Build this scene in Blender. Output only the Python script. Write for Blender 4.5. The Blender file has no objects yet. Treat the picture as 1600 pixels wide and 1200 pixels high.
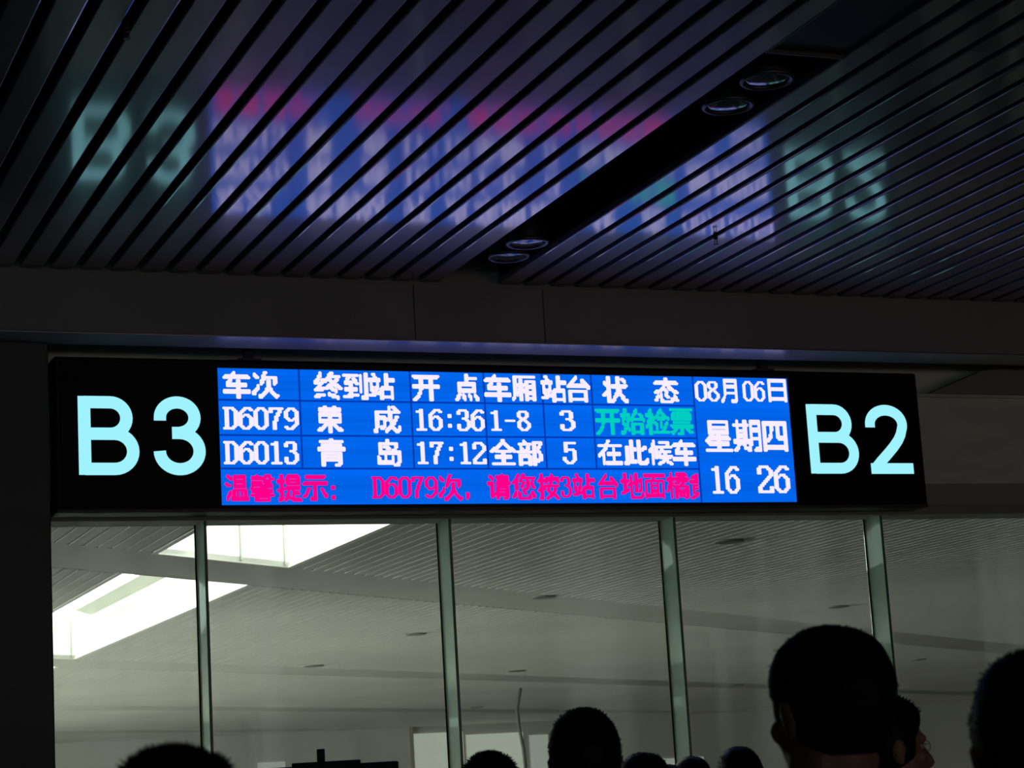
import bpy, bmesh, math, random
from mathutils import Vector, Matrix, noise

random.seed(4)
SC = bpy.context.scene
COL = SC.collection
PI = math.pi

# ------------------------------------------------------------------ camera
cam_d = bpy.data.cameras.new('camera')
cam = bpy.data.objects.new('camera', cam_d)
COL.objects.link(cam)
SC.camera = cam
F_PX = 3363.3
cam_d.sensor_width = 36.0
cam_d.lens = F_PX / 1600.0 * 36.0
cam_d.clip_start = 0.05
cam_d.clip_end = 300
CAM = Vector((0.0, 0.0, 1.5))


def cam_rows(a, b, c):
    rx = Matrix(((1, 0, 0), (0, math.cos(a), -math.sin(a)), (0, math.sin(a), math.cos(a))))
    rz = Matrix(((math.cos(b), -math.sin(b), 0), (math.sin(b), math.cos(b), 0), (0, 0, 1)))
    ry = Matrix(((math.cos(c), 0, -math.sin(c)), (0, 1, 0), (math.sin(c), 0, math.cos(c))))
    return rz @ rx @ ry @ Matrix(((1, 0, 0), (0, 0, 1), (0, -1, 0)))


R_WC = cam_rows(-0.18666815, 0.05883866, -0.38656699)      # world -> camera
cam.matrix_world = Matrix.Translation(CAM) @ R_WC.transposed().to_4x4()
cam_d.dof.use_dof = True
cam_d.dof.focus_distance = 9.2
cam_d.dof.aperture_fstop = 11.0

# ------------------------------------------------------------------ world, view
W = bpy.data.worlds.new('world')
SC.world = W
W.use_nodes = True
W.node_tree.nodes['Background'].inputs[0].default_value = (0.75, 0.85, 1.0, 1)
W.node_tree.nodes['Background'].inputs[1].default_value = 0.6
SC.view_settings.view_transform = 'Standard'
SC.view_settings.look = 'None'
SC.view_settings.exposure = 0.0
SC.view_settings.gamma = 1.0
SC.view_settings.use_curve_mapping = False
SC.cycles.max_bounces = 8
SC.cycles.diffuse_bounces = 4
SC.cycles.transparent_max_bounces = 16
SC.cycles.sample_clamp_indirect = 6.0

# light levels (roof daylight, plus added glowing panels on facade and back wall)
FACADE_FILL = 13.5
SKY = 5.0
BACK_FILL = 1.8       # added dim glowing panel low on the back wall, ambient fill

# ------------------------------------------------------------------ materials


def mat(name, col=(0.5, 0.5, 0.5), rough=0.5, metal=0.0, ior=1.5, emit=None, estr=1.0, spec=None):
    m = bpy.data.materials.new(name)
    m.use_nodes = True
    b = m.node_tree.nodes['Principled BSDF']
    b.inputs['Base Color'].default_value = (*col, 1)
    b.inputs['Roughness'].default_value = rough
    b.inputs['Metallic'].default_value = metal
    b.inputs['IOR'].default_value = ior
    if spec is not None:
        b.inputs['Specular IOR Level'].default_value = spec
    if emit:
        b.inputs['Emission Color'].default_value = (*emit, 1)
        b.inputs['Emission Strength'].default_value = estr
    return m


def vary(m, scale=8.0, amount=0.15, stretch=(1, 1, 1), bump=0.0, rough_amt=0.0):
    """procedural tone variation (and fine relief) on a principled material"""
    nt = m.node_tree
    b = nt.nodes['Principled BSDF']
    tc = nt.nodes.new('ShaderNodeNewGeometry')
    mp = nt.nodes.new('ShaderNodeMapping')
    mp.inputs['Scale'].default_value = stretch
    nz = nt.nodes.new('ShaderNodeTexNoise')
    nz.inputs['Scale'].default_value = scale
    nz.inputs['Detail'].default_value = 5
    nt.links.new(tc.outputs['Position'], mp.inputs[0])
    nt.links.new(mp.outputs[0], nz.inputs['Vector'])
    c = b.inputs['Base Color'].default_value
    r = nt.nodes.new('ShaderNodeValToRGB')
    r.color_ramp.elements[0].position = 0.3
    r.color_ramp.elements[1].position = 0.7
    r.color_ramp.elements[0].color = [max(0, x * (1 - amount)) for x in c[:3]] + [1]
    r.color_ramp.elements[1].color = [min(1, x * (1 + amount)) for x in c[:3]] + [1]
    nt.links.new(nz.outputs[0], r.inputs[0])
    nt.links.new(r.outputs[0], b.inputs['Base Color'])
    if bump:
        bp = nt.nodes.new('ShaderNodeBump')
        bp.inputs['Strength'].default_value = bump
        bp.inputs['Distance'].default_value = 0.01
        nt.links.new(nz.outputs[0], bp.inputs['Height'])
        nt.links.new(bp.outputs[0], b.inputs['Normal'])
    if rough_amt:
        mr = nt.nodes.new('ShaderNodeMapRange')
        base = b.inputs['Roughness'].default_value
        mr.inputs[3].default_value = max(0, base - rough_amt)
        mr.inputs[4].default_value = base + rough_amt
        nt.links.new(nz.outputs[0], mr.inputs[0])
        nt.links.new(mr.outputs[0], b.inputs['Roughness'])
    return m


def glow(name, col, strength, sample=True):
    m = bpy.data.materials.new(name)
    m.use_nodes = True
    nt = m.node_tree
    nt.nodes.clear()
    e = nt.nodes.new('ShaderNodeEmission')
    e.inputs[0].default_value = (*col, 1)
    e.inputs[1].default_value = strength
    o = nt.nodes.new('ShaderNodeOutputMaterial')
    nt.links.new(e.outputs[0], o.inputs[0])
    if not sample:
        m.cycles.emission_sampling = 'NONE'
    return m


M = {}
M['slat'] = vary(mat('slat_aluminium', (0.15, 0.12, 0.17), 0.34, ior=1.65, spec=0.5), 3, 0.12, (1, .15, 1))
_p = M['slat'].node_tree.nodes['Principled BSDF']
_p.inputs['Coat Weight'].default_value = 1.0
_p.inputs['Coat Roughness'].default_value = 0.085
_p.inputs['Coat IOR'].default_value = 1.5
M['plenum'] = mat('plenum_black', (0.002, 0.002, 0.002), 0.9, spec=0.0)
M['plate'] = mat('cover_plate', (0.012, 0.012, 0.011), 0.6)
M['fascia'] = vary(mat('fascia_panel', (0.30, 0.30, 0.29), 0.42), 2, 0.08)
M['upper_wall'] = vary(mat('upper_wall', (0.78, 0.80, 0.66), 0.55), 2.5, 0.12, (1, 1, 3))
M['groove'] = mat('groove_dark', (0.40, 0.38, 0.30), 0.7)
M['column'] = vary(mat('column_stone', (0.045, 0.05, 0.05), 0.4), 6, 0.2)
M['dark'] = mat('dark_metal', (0.02, 0.02, 0.02), 0.4)
M['alu'] = mat('aluminium_trim', (0.20, 0.20, 0.19), 0.4, metal=0.6)
M['housing'] = mat('sign_housing', (0.004, 0.005, 0.007), 0.45, spec=0.2)
M['face'] = mat('sign_face', (0.001, 0.002, 0.004), 0.3, spec=0.12)
M['floor'] = vary(mat('hall_floor', (0.05, 0.05, 0.048), 0.35), 2, 0.2)
M['hall_wall'] = vary(mat('hall_wall', (0.08, 0.08, 0.08), 0.7), 1, 0.1)
M['far_slat'] = vary(mat('far_ceiling_slat', (0.66, 0.65, 0.60), 0.8, spec=0.2), 0.35, 0.06, (1, 1, 1))
M['far_back'] = mat('far_ceiling_backing', (0.55, 0.55, 0.50), 0.8)
M['far_beam'] = vary(mat('far_beam', (0.63, 0.62, 0.57), 0.8, spec=0.2), 0.35, 0.06)
M['far_wall'] = vary(mat('far_wall', (0.55, 0.54, 0.50), 0.6), .3, 0.08)
M['far_floor'] = vary(mat('far_floor', (0.60, 0.60, 0.57), 0.5), .5, 0.1)
M['well_joint'] = mat('well_joint', (.45, .47, .42), .7)
M['well'] = mat('skylight_well', (0.85, 0.86, 0.80), 0.7)
M['glazing'] = glow('skylight_glazing', (0.93, 1.0, 0.93), SKY)
M['facade'] = glow('facade_fill_glow', (0.95, 1.0, 0.93), FACADE_FILL)  # added glow, out of view, lights the far hall from its left side
M['strip'] = glow('fin_strip_glow', (0.95, 1.0, 0.95), 1.6)  # added glowing strip, there to put bright reflected patches on the fins
M['clear'] = glow('cool_fill_panel', (0.62, 0.95, 0.98), BACK_FILL)
M['warm'] = glow('warm_fill_panel', (1.0, 0.58, 0.55), 2.2)  # added warm fill behind the camera, tints the right side
M['farglow'] = glow('far_panel_glow', (0.85, 0.95, 0.78), 0.36)
M['farglow2'] = glow('far_strip_glow', (0.85, 0.95, 0.8), 0.27)
M['spot'] = mat('far_downlight_dark', (0.22, 0.24, 0.21), 0.5)
M['lamp_body'] = mat('downlight_metal', (0.12, 0.12, 0.13), 0.4, metal=0.6)
M['lamp_lens'] = mat('downlight_lens', (0.05, 0.05, 0.055), 0.12, ior=1.8)
M['lamp_in'] = mat('downlight_reflector', (0.02, 0.02, 0.022), 0.6)
M['white'] = glow('led_white', (0.66, 0.60, 1.0), 1.42, False)
M['red'] = glow('led_red', (1.0, 0.0, 0.26), 1.0, False)
M['green'] = glow('led_green', (0.0, 0.62, 0.52), 1.0, False)
M['number'] = glow('number_light', (0.36, 0.92, 1.02), 0.97, True)
M['edge'] = glow('grid_line_blue', (0.0, 0.04, 0.42), 1.0, False)
M['skin'] = vary(mat('skin', (0.30, 0.15, 0.10), 0.5), 30, 0.08)
M['hair'] = mat('hair_black', (0.006, 0.005, 0.005), 0.6, spec=0.2)
M['eye'] = mat('eye', (0.5, 0.5, 0.5), 0.2)
M['shoe'] = mat('shoe_black', (0.01, 0.01, 0.01), 0.4)
for nm, c in (('shirt_black', (0.012, 0.010, 0.012)), ('shirt_navy', (0.012, 0.014, 0.03)),
              ('shirt_brown', (0.03, 0.018, 0.014)), ('shirt_grey', (0.03, 0.03, 0.032)),
              ('trouser', (0.012, 0.013, 0.018))):
    M[nm] = vary(mat(nm, c, 0.85), 60, 0.25, bump=0.1)


def led_screen_material():
    m = bpy.data.materials.new('led_blue')
    m.use_nodes = True
    nt = m.node_tree
    nt.nodes.clear()
    N = nt.nodes.new
    g = N('ShaderNodeNewGeometry')
    sx = N('ShaderNodeSeparateXYZ')
    nt.links.new(g.outputs['Position'], sx.inputs[0])

    def math_(op, a, b=None):
        n = N('ShaderNodeMath')
        n.operation = op
        for i, v in enumerate((a, b)):
            if v is None:
                continue
            if isinstance(v, (int, float)):
                n.inputs[i].default_value = v
            else:
                nt.links.new(v, n.inputs[i])
        return n.outputs[0]
    pitch = 0.00735
    cx = math_('SINE', math_('MULTIPLY', sx.outputs['X'], 2 * PI / pitch))
    cz = math_('SINE', math_('MULTIPLY', sx.outputs['Z'], 2 * PI / pitch))
    band = math_('PINGPONG', math_('ADD', sx.outputs['Z'], 0.012), 0.0756)
    nz = N('ShaderNodeTexNoise')
    nz.inputs['Scale'].default_value = 1.0
    nz.inputs['Detail'].default_value = 6
    mp = N('ShaderNodeMapping')
    mp.inputs['Scale'].default_value = (0.9, 1, 70)
    nt.links.new(g.outputs['Position'], mp.inputs[0])
    nt.links.new(mp.outputs[0], nz.inputs['Vector'])
    s = math_('ADD', math_('MULTIPLY', cx, 0.07), math_('MULTIPLY', cz, 0.06))
    s = math_('ADD', s, math_('MULTIPLY', band, 1.6))
    s = math_('ADD', s, math_('MULTIPLY', math_('SUBTRACT', nz.outputs[0], 0.5), 0.5))
    s = math_('ADD', s, 0.98)
    e = N('ShaderNodeEmission')
    e.inputs[0].default_value = (0.0, 0.125, 0.80, 1)
    nt.links.new(s, e.inputs[1])
    o = N('ShaderNodeOutputMaterial')
    nt.links.new(e.outputs[0], o.inputs[0])
    return m


M['screen'] = led_screen_material()


def glass_material(name, tint, ior, dust, base=0.0, haze=(0.8, 0.85, 0.85)):
    """sheet glass: straight see-through tinted sheet + Fresnel reflection + a little dust"""
    m = bpy.data.materials.new(name)
    m.use_nodes = True
    nt = m.node_tree
    nt.nodes.clear()
    N = nt.nodes.new
    fr = N('ShaderNodeFresnel')
    fr.inputs[0].default_value = ior
    tr = N('ShaderNodeBsdfTransparent')
    tr.inputs[0].default_value = (*tint, 1)
    gl = N('ShaderNodeBsdfGlossy')
    gl.inputs['Roughness'].default_value = 0.02
    gl.inputs[0].default_value = (0.85, 1.0, 0.93, 1)
    mx = N('ShaderNodeMixShader')
    nt.links.new(fr.outputs[0], mx.inputs[0])
    nt.links.new(tr.outputs[0], mx.inputs[1])
    nt.links.new(gl.outputs[0], mx.inputs[2])
    g = N('ShaderNodeNewGeometry')
    mp = N('ShaderNodeMapping')
    mp.inputs['Scale'].default_value = (5, 1, 0.45)
    nz = N('ShaderNodeTexNoise')
    nz.inputs['Scale'].default_value = 1.0
    nz.inputs['Detail'].default_value = 4
    nt.links.new(g.outputs['Position'], mp.inputs[0])
    nt.links.new(mp.outputs[0], nz.inputs['Vector'])
    mr = N('ShaderNodeMapRange')
    mr.inputs[1].default_value = 0.45
    mr.inputs[2].default_value = 0.8
    mr.inputs[3].default_value = base
    mr.inputs[4].default_value = base + dust
    nt.links.new(nz.outputs[0], mr.inputs[0])
    df = N('ShaderNodeBsdfTranslucent')
    df.inputs[0].default_value = (*haze, 1)
    m2 = N('ShaderNodeMixShader')
    nt.links.new(mr.outputs[0], m2.inputs[0])
    nt.links.new(mx.outputs[0], m2.inputs[1])
    nt.links.new(df.outputs[0], m2.inputs[2])
    o = N('ShaderNodeOutputMaterial')
    nt.links.new(m2.outputs[0], o.inputs[0])
    return m


M['glass'] = glass_material('pane_glass', (0.97, 0.99, 0.97), 1.35, 0.08)
M['fin'] = glass_material('fin_glass', (0.90, 0.99, 0.95), 1.6, 0.05, 0.52, (0.92, 1.0, 0.95))
M['fin_edge'] = mat('glass_edge_green', (0.05, 0.24, 0.16), 0.25)
M['silicone'] = mat('brown_silicone', (0.05, 0.045, 0.02), 0.9, spec=0.0)

# ------------------------------------------------------------------ mesh helpers


def box(bm, x0, x1, y0, y1, z0, z1, bev=0.0):
    v = [bm.verts.new(p) for p in ((x0, y0, z0), (x1, y0, z0), (x1, y1, z0), (x0, y1, z0),
                                   (x0, y0, z1), (x1, y0, z1), (x1, y1, z1), (x0, y1, z1))]
    fs = [bm.faces.new([v[i] for i in q]) for q in ((0, 3, 2, 1), (4, 5, 6, 7), (0, 1, 5, 4), (1, 2, 6, 5), (2, 3, 7, 6), (3, 0, 4, 7))]
    if bev:
        es = list({e for f in fs for e in f.edges})
        bmesh.ops.bevel(bm, geom=es, offset=bev, segments=2, affect='EDGES', profile=0.5)
    return bm


def lathe(bm, prof, n=32, c=(0, 0, 0)):
    """prof: (radius, z) list, closed with caps where radius is 0"""
    rings = []
    for r, z in prof:
        if r < 1e-6:
            rings.append([bm.verts.new((c[0], c[1], c[2] + z))])
        else:
            rings.append([bm.verts.new((c[0] + r * math.cos(2 * PI * i / n), c[1] + r * math.sin(2 * PI * i / n), c[2] + z)) for i in range(n)])
    for a, b in zip(rings, rings[1:]):
        for i in range(n):
            j = (i + 1) % n
            q = [a[i % len(a)], a[j % len(a)], b[j % len(b)], b[i % len(b)]]
            u = []
            for w in q:
                if w not in u:
                    u.append(w)
            if len(u) > 2:
                bm.faces.new(u)


def prism(bm, poly, z0, z1):
    """vertical prism over an xy polygon"""
    a = [bm.verts.new((x, y, z0)) for x, y in poly]
    b = [bm.verts.new((x, y, z1)) for x, y in poly]
    n = len(poly)
    bm.faces.new(a[::-1])
    bm.faces.new(b)
    for i in range(n):
        bm.faces.new((a[i], a[(i + 1) % n], b[(i + 1) % n], b[i]))


def mesh_of(bm, name, m, smooth=False):
    me = bpy.data.meshes.new(name)
    bmesh.ops.recalc_face_normals(bm, faces=bm.faces)
    bm.to_mesh(me)
    bm.free()
    me.materials.append(m)
    if smooth:
        for p in me.polygons:
            p.use_smooth = True
    return me


def obj(name, data, m=None, parent=None, loc=(0, 0, 0), smooth=False, rot=(0, 0, 0)):
    if isinstance(data, bmesh.types.BMesh):
        data = mesh_of(data, name, m, smooth)
    o = bpy.data.objects.new(name, data)
    COL.objects.link(o)
    o.location = loc
    o.rotation_euler = rot
    if parent:
        o.parent = parent
    return o


def empty(name, loc=(0, 0, 0), rz=0.0):
    o = bpy.data.objects.new(name, None)
    o.empty_display_size = 0.1
    COL.objects.link(o)
    o.location = loc
    o.rotation_euler = (0, 0, rz)
    return o


def tag(o, label=None, cat=None, group=None, kind=None):
    if label:
        o['label'] = label
    if cat:
        o['category'] = cat
    if group:
        o['group'] = group
    if kind:
        o['kind'] = kind
    return o


def struct(o, label, cat=None):
    o['kind'] = 'structure'
    o['label'] = label
    o['category'] = cat or 'structure'
    return o


def B():
    return bmesh.new()


# ================================================================== WAITING HALL SHELL
ZC = 3.73          # underside of the ceiling slats
YF = 8.708         # front of the fascia beam
ZS = 3.464         # soffit of the beam
YG = 9.35          # glass wall
ZL = 2.742         # head of the glazing

o = obj('floor', box(B(), -8, 16, -12, YG, -0.12, 0), M['floor'])
struct(o, 'dark polished floor of the waiting hall', 'floor')
o = obj('wall_left', box(B(), -8.2, -8, -12, YG, 0, 4.1), M['hall_wall'])
struct(o, 'dark side wall of the waiting hall', 'wall')
o = obj('wall_right', box(B(), 16, 16.2, -12, YG, 0, 4.1), M['hall_wall'])
struct(o, 'dark side wall on the far side of the waiting hall', 'wall')
o = obj('wall_back', box(B(), -8.2, 16.2, -12.2, -12, 0, 4.1), M['hall_wall'])
struct(o, 'dark wall behind the waiting crowd with added low fill panels', 'wall')
obj('glow_pane', box(B(), -7, 3.5, -11.99, -11.96, 0.35, 1.45), M['clear'], o)
obj('glow_pane', box(B(), 5.5, 15.5, -11.99, -11.96, 0.35, 1.45), M['warm'], o)

# ceiling: black plenum with separate aluminium slats
ceil = obj('ceiling', box(B(), -8.2, 16.2, -12.2, 9.6, 3.92, 4.1), M['plenum'])
struct(ceil, 'dark glossy ceiling of long parallel metal slats with open black gaps', 'ceiling')
P0, PITCH, SW = 1.376, 0.1245, 0.0905
bm = B()
# slat profile extruded along Y: flat pan with rounded lower edges and up-turned sides
h = SW / 2
prof = [(-h, 0.028), (-h, 0.005), (-h + 0.0015, 0.0015), (-h + 0.005, 0), (h - 0.005, 0), (h - 0.0015, 0.0015), (h, 0.005), (h, 0.028)]
L0, L1 = -2.0, YF - 0.012
va = [bm.verts.new((x, L0, z)) for x, z in prof]
vb = [bm.verts.new((x, L1, z)) for x, z in prof]
for i in range(len(prof)):
    j = (i + 1) % len(prof)
    bm.faces.new((va[i], va[j], vb[j], vb[i]))
bm.faces.new(va[::-1])
bm.faces.new(vb)
slat_me = mesh_of(bm, 'slat', M['slat'])
for k in range(-34, 78):
    if k in (15, 16):
        continue
    obj('slat', slat_me, parent=ceil, loc=(P0 + PITCH * (k + 0.5), 0, ZC + random.uniform(-0.0006, 0.0006)))
cx0, cx1 = 3.2265, 3.5095
# far end of the light trough is covered by a flush plate; thin trims around it
pl = obj('cover_plate', box(B(), cx0 + 0.004, cx1 - 0.004, -2.0, 5.655, ZC + 0.012, ZC + 0.03), M['plate'], ceil)
pl['label'] = 'flush dark cover plate closing the light trough'
obj('trough_trim', box(B(), cx0 - 0.001, cx0 + 0.006, -2.0, 5.655, ZC - 0.001, ZC + 0.02), mat('plate_trim', (0.10, 0.10, 0.06), 0.5), ceil)
obj('trough_trim', box(B(), cx0, cx1, 5.655, 5.664, ZC - 0.001, ZC + 0.05), mat('plate_trim_end', (0.08, 0.08, 0.07), 0.5), ceil)
obj('trough_side', box(B(), cx0 - 0.006, cx0 - 0.003, 5.6, YF - 0.01, ZC + 0.02, 3.92), M['plenum'], ceil)
obj('trough_side', box(B(), cx1 + 0.003, cx1 + 0.006, 5.6, YF - 0.01, ZC + 0.02, 3.92), M['plenum'], ceil)

# downlights in the trough
DL = [((3.370, 8.020), 'recessed round downlight in ceiling trough, nearer the camera of the pair by the beam'),
      ((3.377, 8.250), 'recessed round downlight in ceiling trough, closest to the beam'),
      ((3.370, 5.915), 'recessed round downlight in ceiling trough, closest to the cover plate'),
      ((3.366, 6.185), 'recessed round downlight in ceiling trough, second from the cover plate')]
for (x, y), lab in DL:
    e = empty('downlight', (x, y, ZC))
    tag(e, lab, 'downlight', 'round downlights in the ceiling trough')
    b = B()
    lathe(b, [(0, 0.19), (0.06, 0.19), (0.075, 0.10), (0.078, 0.02), (0.072, 0.012), (0, 0.012)], 32)
    obj('housing', b, M['lamp_in'], e, smooth=True)
    b = B()
    lathe(b, [(0.074, 0.014), (0.0895, 0.012), (0.0905, 0.004), (0.085, -0.002), (0.077, 0.0), (0.074, 0.006), (0.074, 0.014)], 40)
    obj('rim', b, M['lamp_body'], e, smooth=True)
    b = B()
    lathe(b, [(0, -0.002), (0.03, 0.0005), (0.06, 0.004), (0.0755, 0.008), (0.0755, 0.011), (0, 0.011)], 40)
    obj('lens', b, M['lamp_lens'], e, smooth=True)

# sprinkler heads in the slat gaps
for (x, y), lab in (((4.115, 7.76), 'small dark sprinkler head hanging from slat gap above the sign'),
                    ((1.2515, 5.855), 'small dark sprinkler head in slat gap at the ceiling corner')):
    e = empty('sprinkler', (x, y, ZC))
    tag(e, lab, 'sprinkler')
    b = B()
    lathe(b, [(0, 0.19), (0.012, 0.19), (0.012, 0.0), (0.016, -0.004), (0.016, -0.014), (0.008, -0.018), (0, -0.018)], 14)
    obj('pipe', b, M['dark'], e, smooth=True)
    b = B()
    for s in (-1, 1):
        box(b, s * 0.010 - 0.002, s * 0.010 + 0.002, -0.002, 0.002, -0.038, -0.012)
    obj('yoke', b, M['dark'], e)
    b = B()
    lathe(b, [(0, -0.036), (0.018, -0.038), (0.019, -0.041), (0, -0.041)], 16)
    obj('deflector', b, M['dark'], e)
    e.scale = (0.6, 0.6, 1)

# fascia beam, built of separate panels with narrow joints
beam = obj('wall_front', box(B(), -8.2, 16.2, YF + 0.012, 8.93, ZS + 0.004, 3.95), M['fascia'])
struct(beam, 'grey panelled beam across the hall below the slatted ceiling', 'wall')
js = [-8.2, -5.7, -3.2, -0.7, 1.05, 3.102, 3.719, 6.9, 9.4, 11.9, 14.3, 16.2]
for a, c in zip(js, js[1:]):
    obj('panel', box(B(), a + 0.002, c - 0.002, YF, YF + 0.014, ZS, ZC - 0.012, 0.0015), M['fascia'], beam)
# polished underside of the beam (throws back the sign's glow)
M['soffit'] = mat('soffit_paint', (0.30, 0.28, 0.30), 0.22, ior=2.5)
sf = obj('soffit', box(B(), -8.2, 16.2, YF, 8.93, ZS - 0.004, ZS + 0.004), M['soffit'], beam)
sf['label'] = 'smooth underside of the beam tinted by the sign'

# upper wall over the glazing
up = obj('wall_upper', box(B(), 1.535, 16.2, 9.22, 9.50, ZL + 0.05, 3.36), M['upper_wall'])
struct(up, 'greenish grey wall strip behind and beside the hanging sign', 'wall')
obj('recess', box(B(), -8.2, 16.2, 9.36, 9.52, 3.36, 3.95), vary(mat('recess_wall', (0.88, 0.92, 0.74), 0.6), 3, 0.1), up)
gp = obj('groove', box(B(), 1.535, 16.2, 9.205, 9.222, 2.79, 2.90), M['groove'], up)
obj('ledge', box(B(), 1.535, 16.2, 9.195, 9.37, 3.345, 3.36), M['upper_wall'], up)
# sloped dark wedge plate in the recess beside the sign
b = B()
vs = [(6.03, 3.362), (6.36, 3.485), (6.64, 3.52), (9.0, 3.53), (9.0, 3.362)]
f = [b.verts.new((x, 9.19, z)) for x, z in vs]
g = [b.verts.new((x, 9.345, z)) for x, z in vs]
b.faces.new(f)
b.faces.new(g[::-1])
for i in range(5):
    b.faces.new((f[i], g[i], g[(i + 1) % 5], f[(i + 1) % 5]))
br = obj('trim_1', b, mat('wedge_dark', (0.34, 0.30, 0.27), 0.7))
struct(br, 'dark sloping plate in the recess beyond the end of the sign', 'trim')
hd = obj('trim_2', box(B(), 1.535, 16.2, 9.19, 9.38, ZL, ZL + 0.048, 0.004), vary(mat('glazing_head', (0.32, 0.32, 0.28), 0.5), 3, .08))
struct(hd, 'grey metal head rail along the top of the glass wall', 'trim')

o = obj('wall_column', box(B(), 0.1, 1.535, 8.90, 9.5, 0, 3.462, 0.006), M['column'])
struct(o, 'black stone pillar at the end of the glass wall', 'pillar')
o = obj('wall_side', box(B(), -8.2, 0.1, 9.2, 9.5, 0, 3.95), M['column'])
struct(o, 'dark wall beyond the black pillar', 'wall')

# ------------------------------------------------------------------ glass wall: panes and fins
win = obj('window_1', box(B(), 1.535, 16.2, YG - 0.03, YG + 0.04, -0.0, 0.06), M['alu'])
struct(win, 'tall glass wall of wide panes braced by upright green glass fins', 'window')
FX = [2.262 + 1.1415 * k for k in range(13)]
edges = [1.54] + [x - 0.0095 for x in FX if x < 16.1] + [16.19]
for a, c in zip(edges, edges[1:]):
    if c - a > 0.02:
        obj('pane', box(B(), a + 0.003, c - 0.003, YG + 0.004, YG + 0.016, 0.06, ZL), M['glass'], win)
fin_b = box(B(), -0.0135, -0.0005, 0, 0.145, 0, ZL - 0.061)
fin_me = mesh_of(fin_b, 'glass_fin', M['fin'])
ed_me = mesh_of(box(B(), -0.0125, 0.0, -0.002, 0.0, 0, ZL - 0.061), 'glass_edge', M['fin_edge'])
si_me = mesh_of(box(B(), -0.021, 0.0, 0.1455, 0.1468, 0, ZL - 0.061), 'silicone_joint', M['silicone'])
for x in FX:
    f = obj('glass_fin', fin_me, parent=win, loc=(x, 9.203, 0.06))
    obj('glass_edge', ed_me, parent=f)
    obj('silicone_joint', si_me, parent=f)

# ================================================================== FAR HALL
FZ = 3.5
o = obj('floor_darkened', box(B(), -8, 40, YG + 0.15, 21, -0.12, 0), mat('darkened_floor', (0.012, 0.012, 0.012), 0.7, spec=0.1))  # darkened strip, so the slats mirror little brightness from beyond the glass
struct(o, 'floor strip just beyond the glass, darkened to keep slat reflections dim', 'floor')
o = obj('floor_far', box(B(), -8, 40, 21, 60, -0.12, 0), M['far_floor'])
struct(o, 'pale floor of the bright hall beyond the glass', 'floor')
fc = obj('ceiling_far', box(B(), -8, 40, 9.52, 60.2, 4.35, 4.5), M['far_beam'])
struct(fc, 'pale slatted ceiling of the bright hall seen through the glass, cut by skylights', 'ceiling')
SL = 0.815
# skylight wells: (x left, x right, y0 near at x=0, y1 far at x=0)
WX0, WX1 = 3.72, 5.10
WELLS = [(WX0, WX1, 7.2, 13.72), (WX0, WX1, 15.10, 23.90), (WX0, WX1, 25.27, 34.0), (WX0, WX1, 35.4, 44.2)]
BEAMS = [(13.72, 15.10), (23.90, 25.27), (34.0, 35.4), (44.2, 45.6)]


def par(x0, x1, a, c):
    return [(x0, a + SL * x0), (x1, a + SL * x1), (x1, c + SL * x1), (x0, c + SL * x0)]


for wi, (x0, x1, a, c) in enumerate(WELLS):
    ztop = 4.10
    s = B()
    P = par(x0, x1, a, c)
    lo = [s.verts.new((x, y, FZ)) for x, y in P]
    FL = 0.30
    hi = [s.verts.new((x, y, ztop)) for x, y in par(x0, x1 + FL, a, c)]
    Q = par(x0 - 0.05, x1 + 0.05, a - 0.05, c + 0.05)
    Q2 = par(x0 - 0.05, x1 + 0.05 + FL, a - 0.05, c + 0.05)
    lo2 = [s.verts.new((x, y, FZ)) for x, y in Q]
    hi2 = [s.verts.new((x, y, ztop)) for x, y in Q2]
    for i in range(4):
        j = (i + 1) % 4
        s.faces.new((lo[i], lo[j], hi[j], hi[i]))
        s.faces.new((lo2[j], lo2[i], hi2[i], hi2[j]))
        s.faces.new((lo[j], lo[i], lo2[i], lo2[j]))
        s.faces.new((hi[i], hi[j], hi2[j], hi2[i]))
    sk = obj('skylight', s, M['well'])
    lab = ['long white skylight well over the beam nearest the glass',
           'long white skylight well with bright glazing behind the crossing beam',
           'distant sliver of white skylight by the black pillar',
           'most distant white skylight well of the bright hall'][wi]
    struct(sk, lab, 'skylight')
    t = B()
    prism(t, Q2, ztop, ztop + 0.03)
    obj('glazing', t, M['glazing'], sk)
    for u in (0.35, 0.62, 0.975):
        xx = x0 + (x1 - x0) * u
        yy = c + SL * xx
        t = B()
        prism(t, [(xx - 0.008, yy - 0.03), (xx + 0.008, yy - 0.015), (xx + 0.008, yy + 0.01), (xx - 0.008, yy)], FZ + 0.02, ztop)
        obj('glazing_bar', t, M['well_joint'], sk)
    # grey structural strip under the glazing
    if wi in (1, 2):
        t = B()
        prism(t, [(x1 - 0.12, a + 0.15 + SL * x1), (x1 + 0.22, a + 0.15 + SL * x1), (x1 + 0.22, c - 0.05 + SL * x1), (x1 - 0.12, c - 0.8 + SL * x1)], ztop - 0.05, ztop - 0.01)
        gr = obj('glazing_bar', t, mat('skylight_strip', (0.55, 0.57, 0.5), 0.8), sk)
        gr['label'] = 'grey strip along the skylight glazing'

# added glowing panel, out of view, shaped for its reflection in the fins
b = B()
prism(b, [(1.98, 15.2), (0.95, 16.6), (0.42, 17.6), (-0.86, 22.3), (-1.38, 24.3), (-0.5, 20.1), (0.0, 18.7), (1.60, 16.1)], FZ - 0.035, FZ - 0.012)
lp = obj('fin_glow_panel', b, glow('fin_panel_glow', (0.92, 1, 0.95), 2.2))
tag(lp, 'added curved glowing panel beyond the glass, shaped for its reflection in the fins', 'added glow panel')

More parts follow.
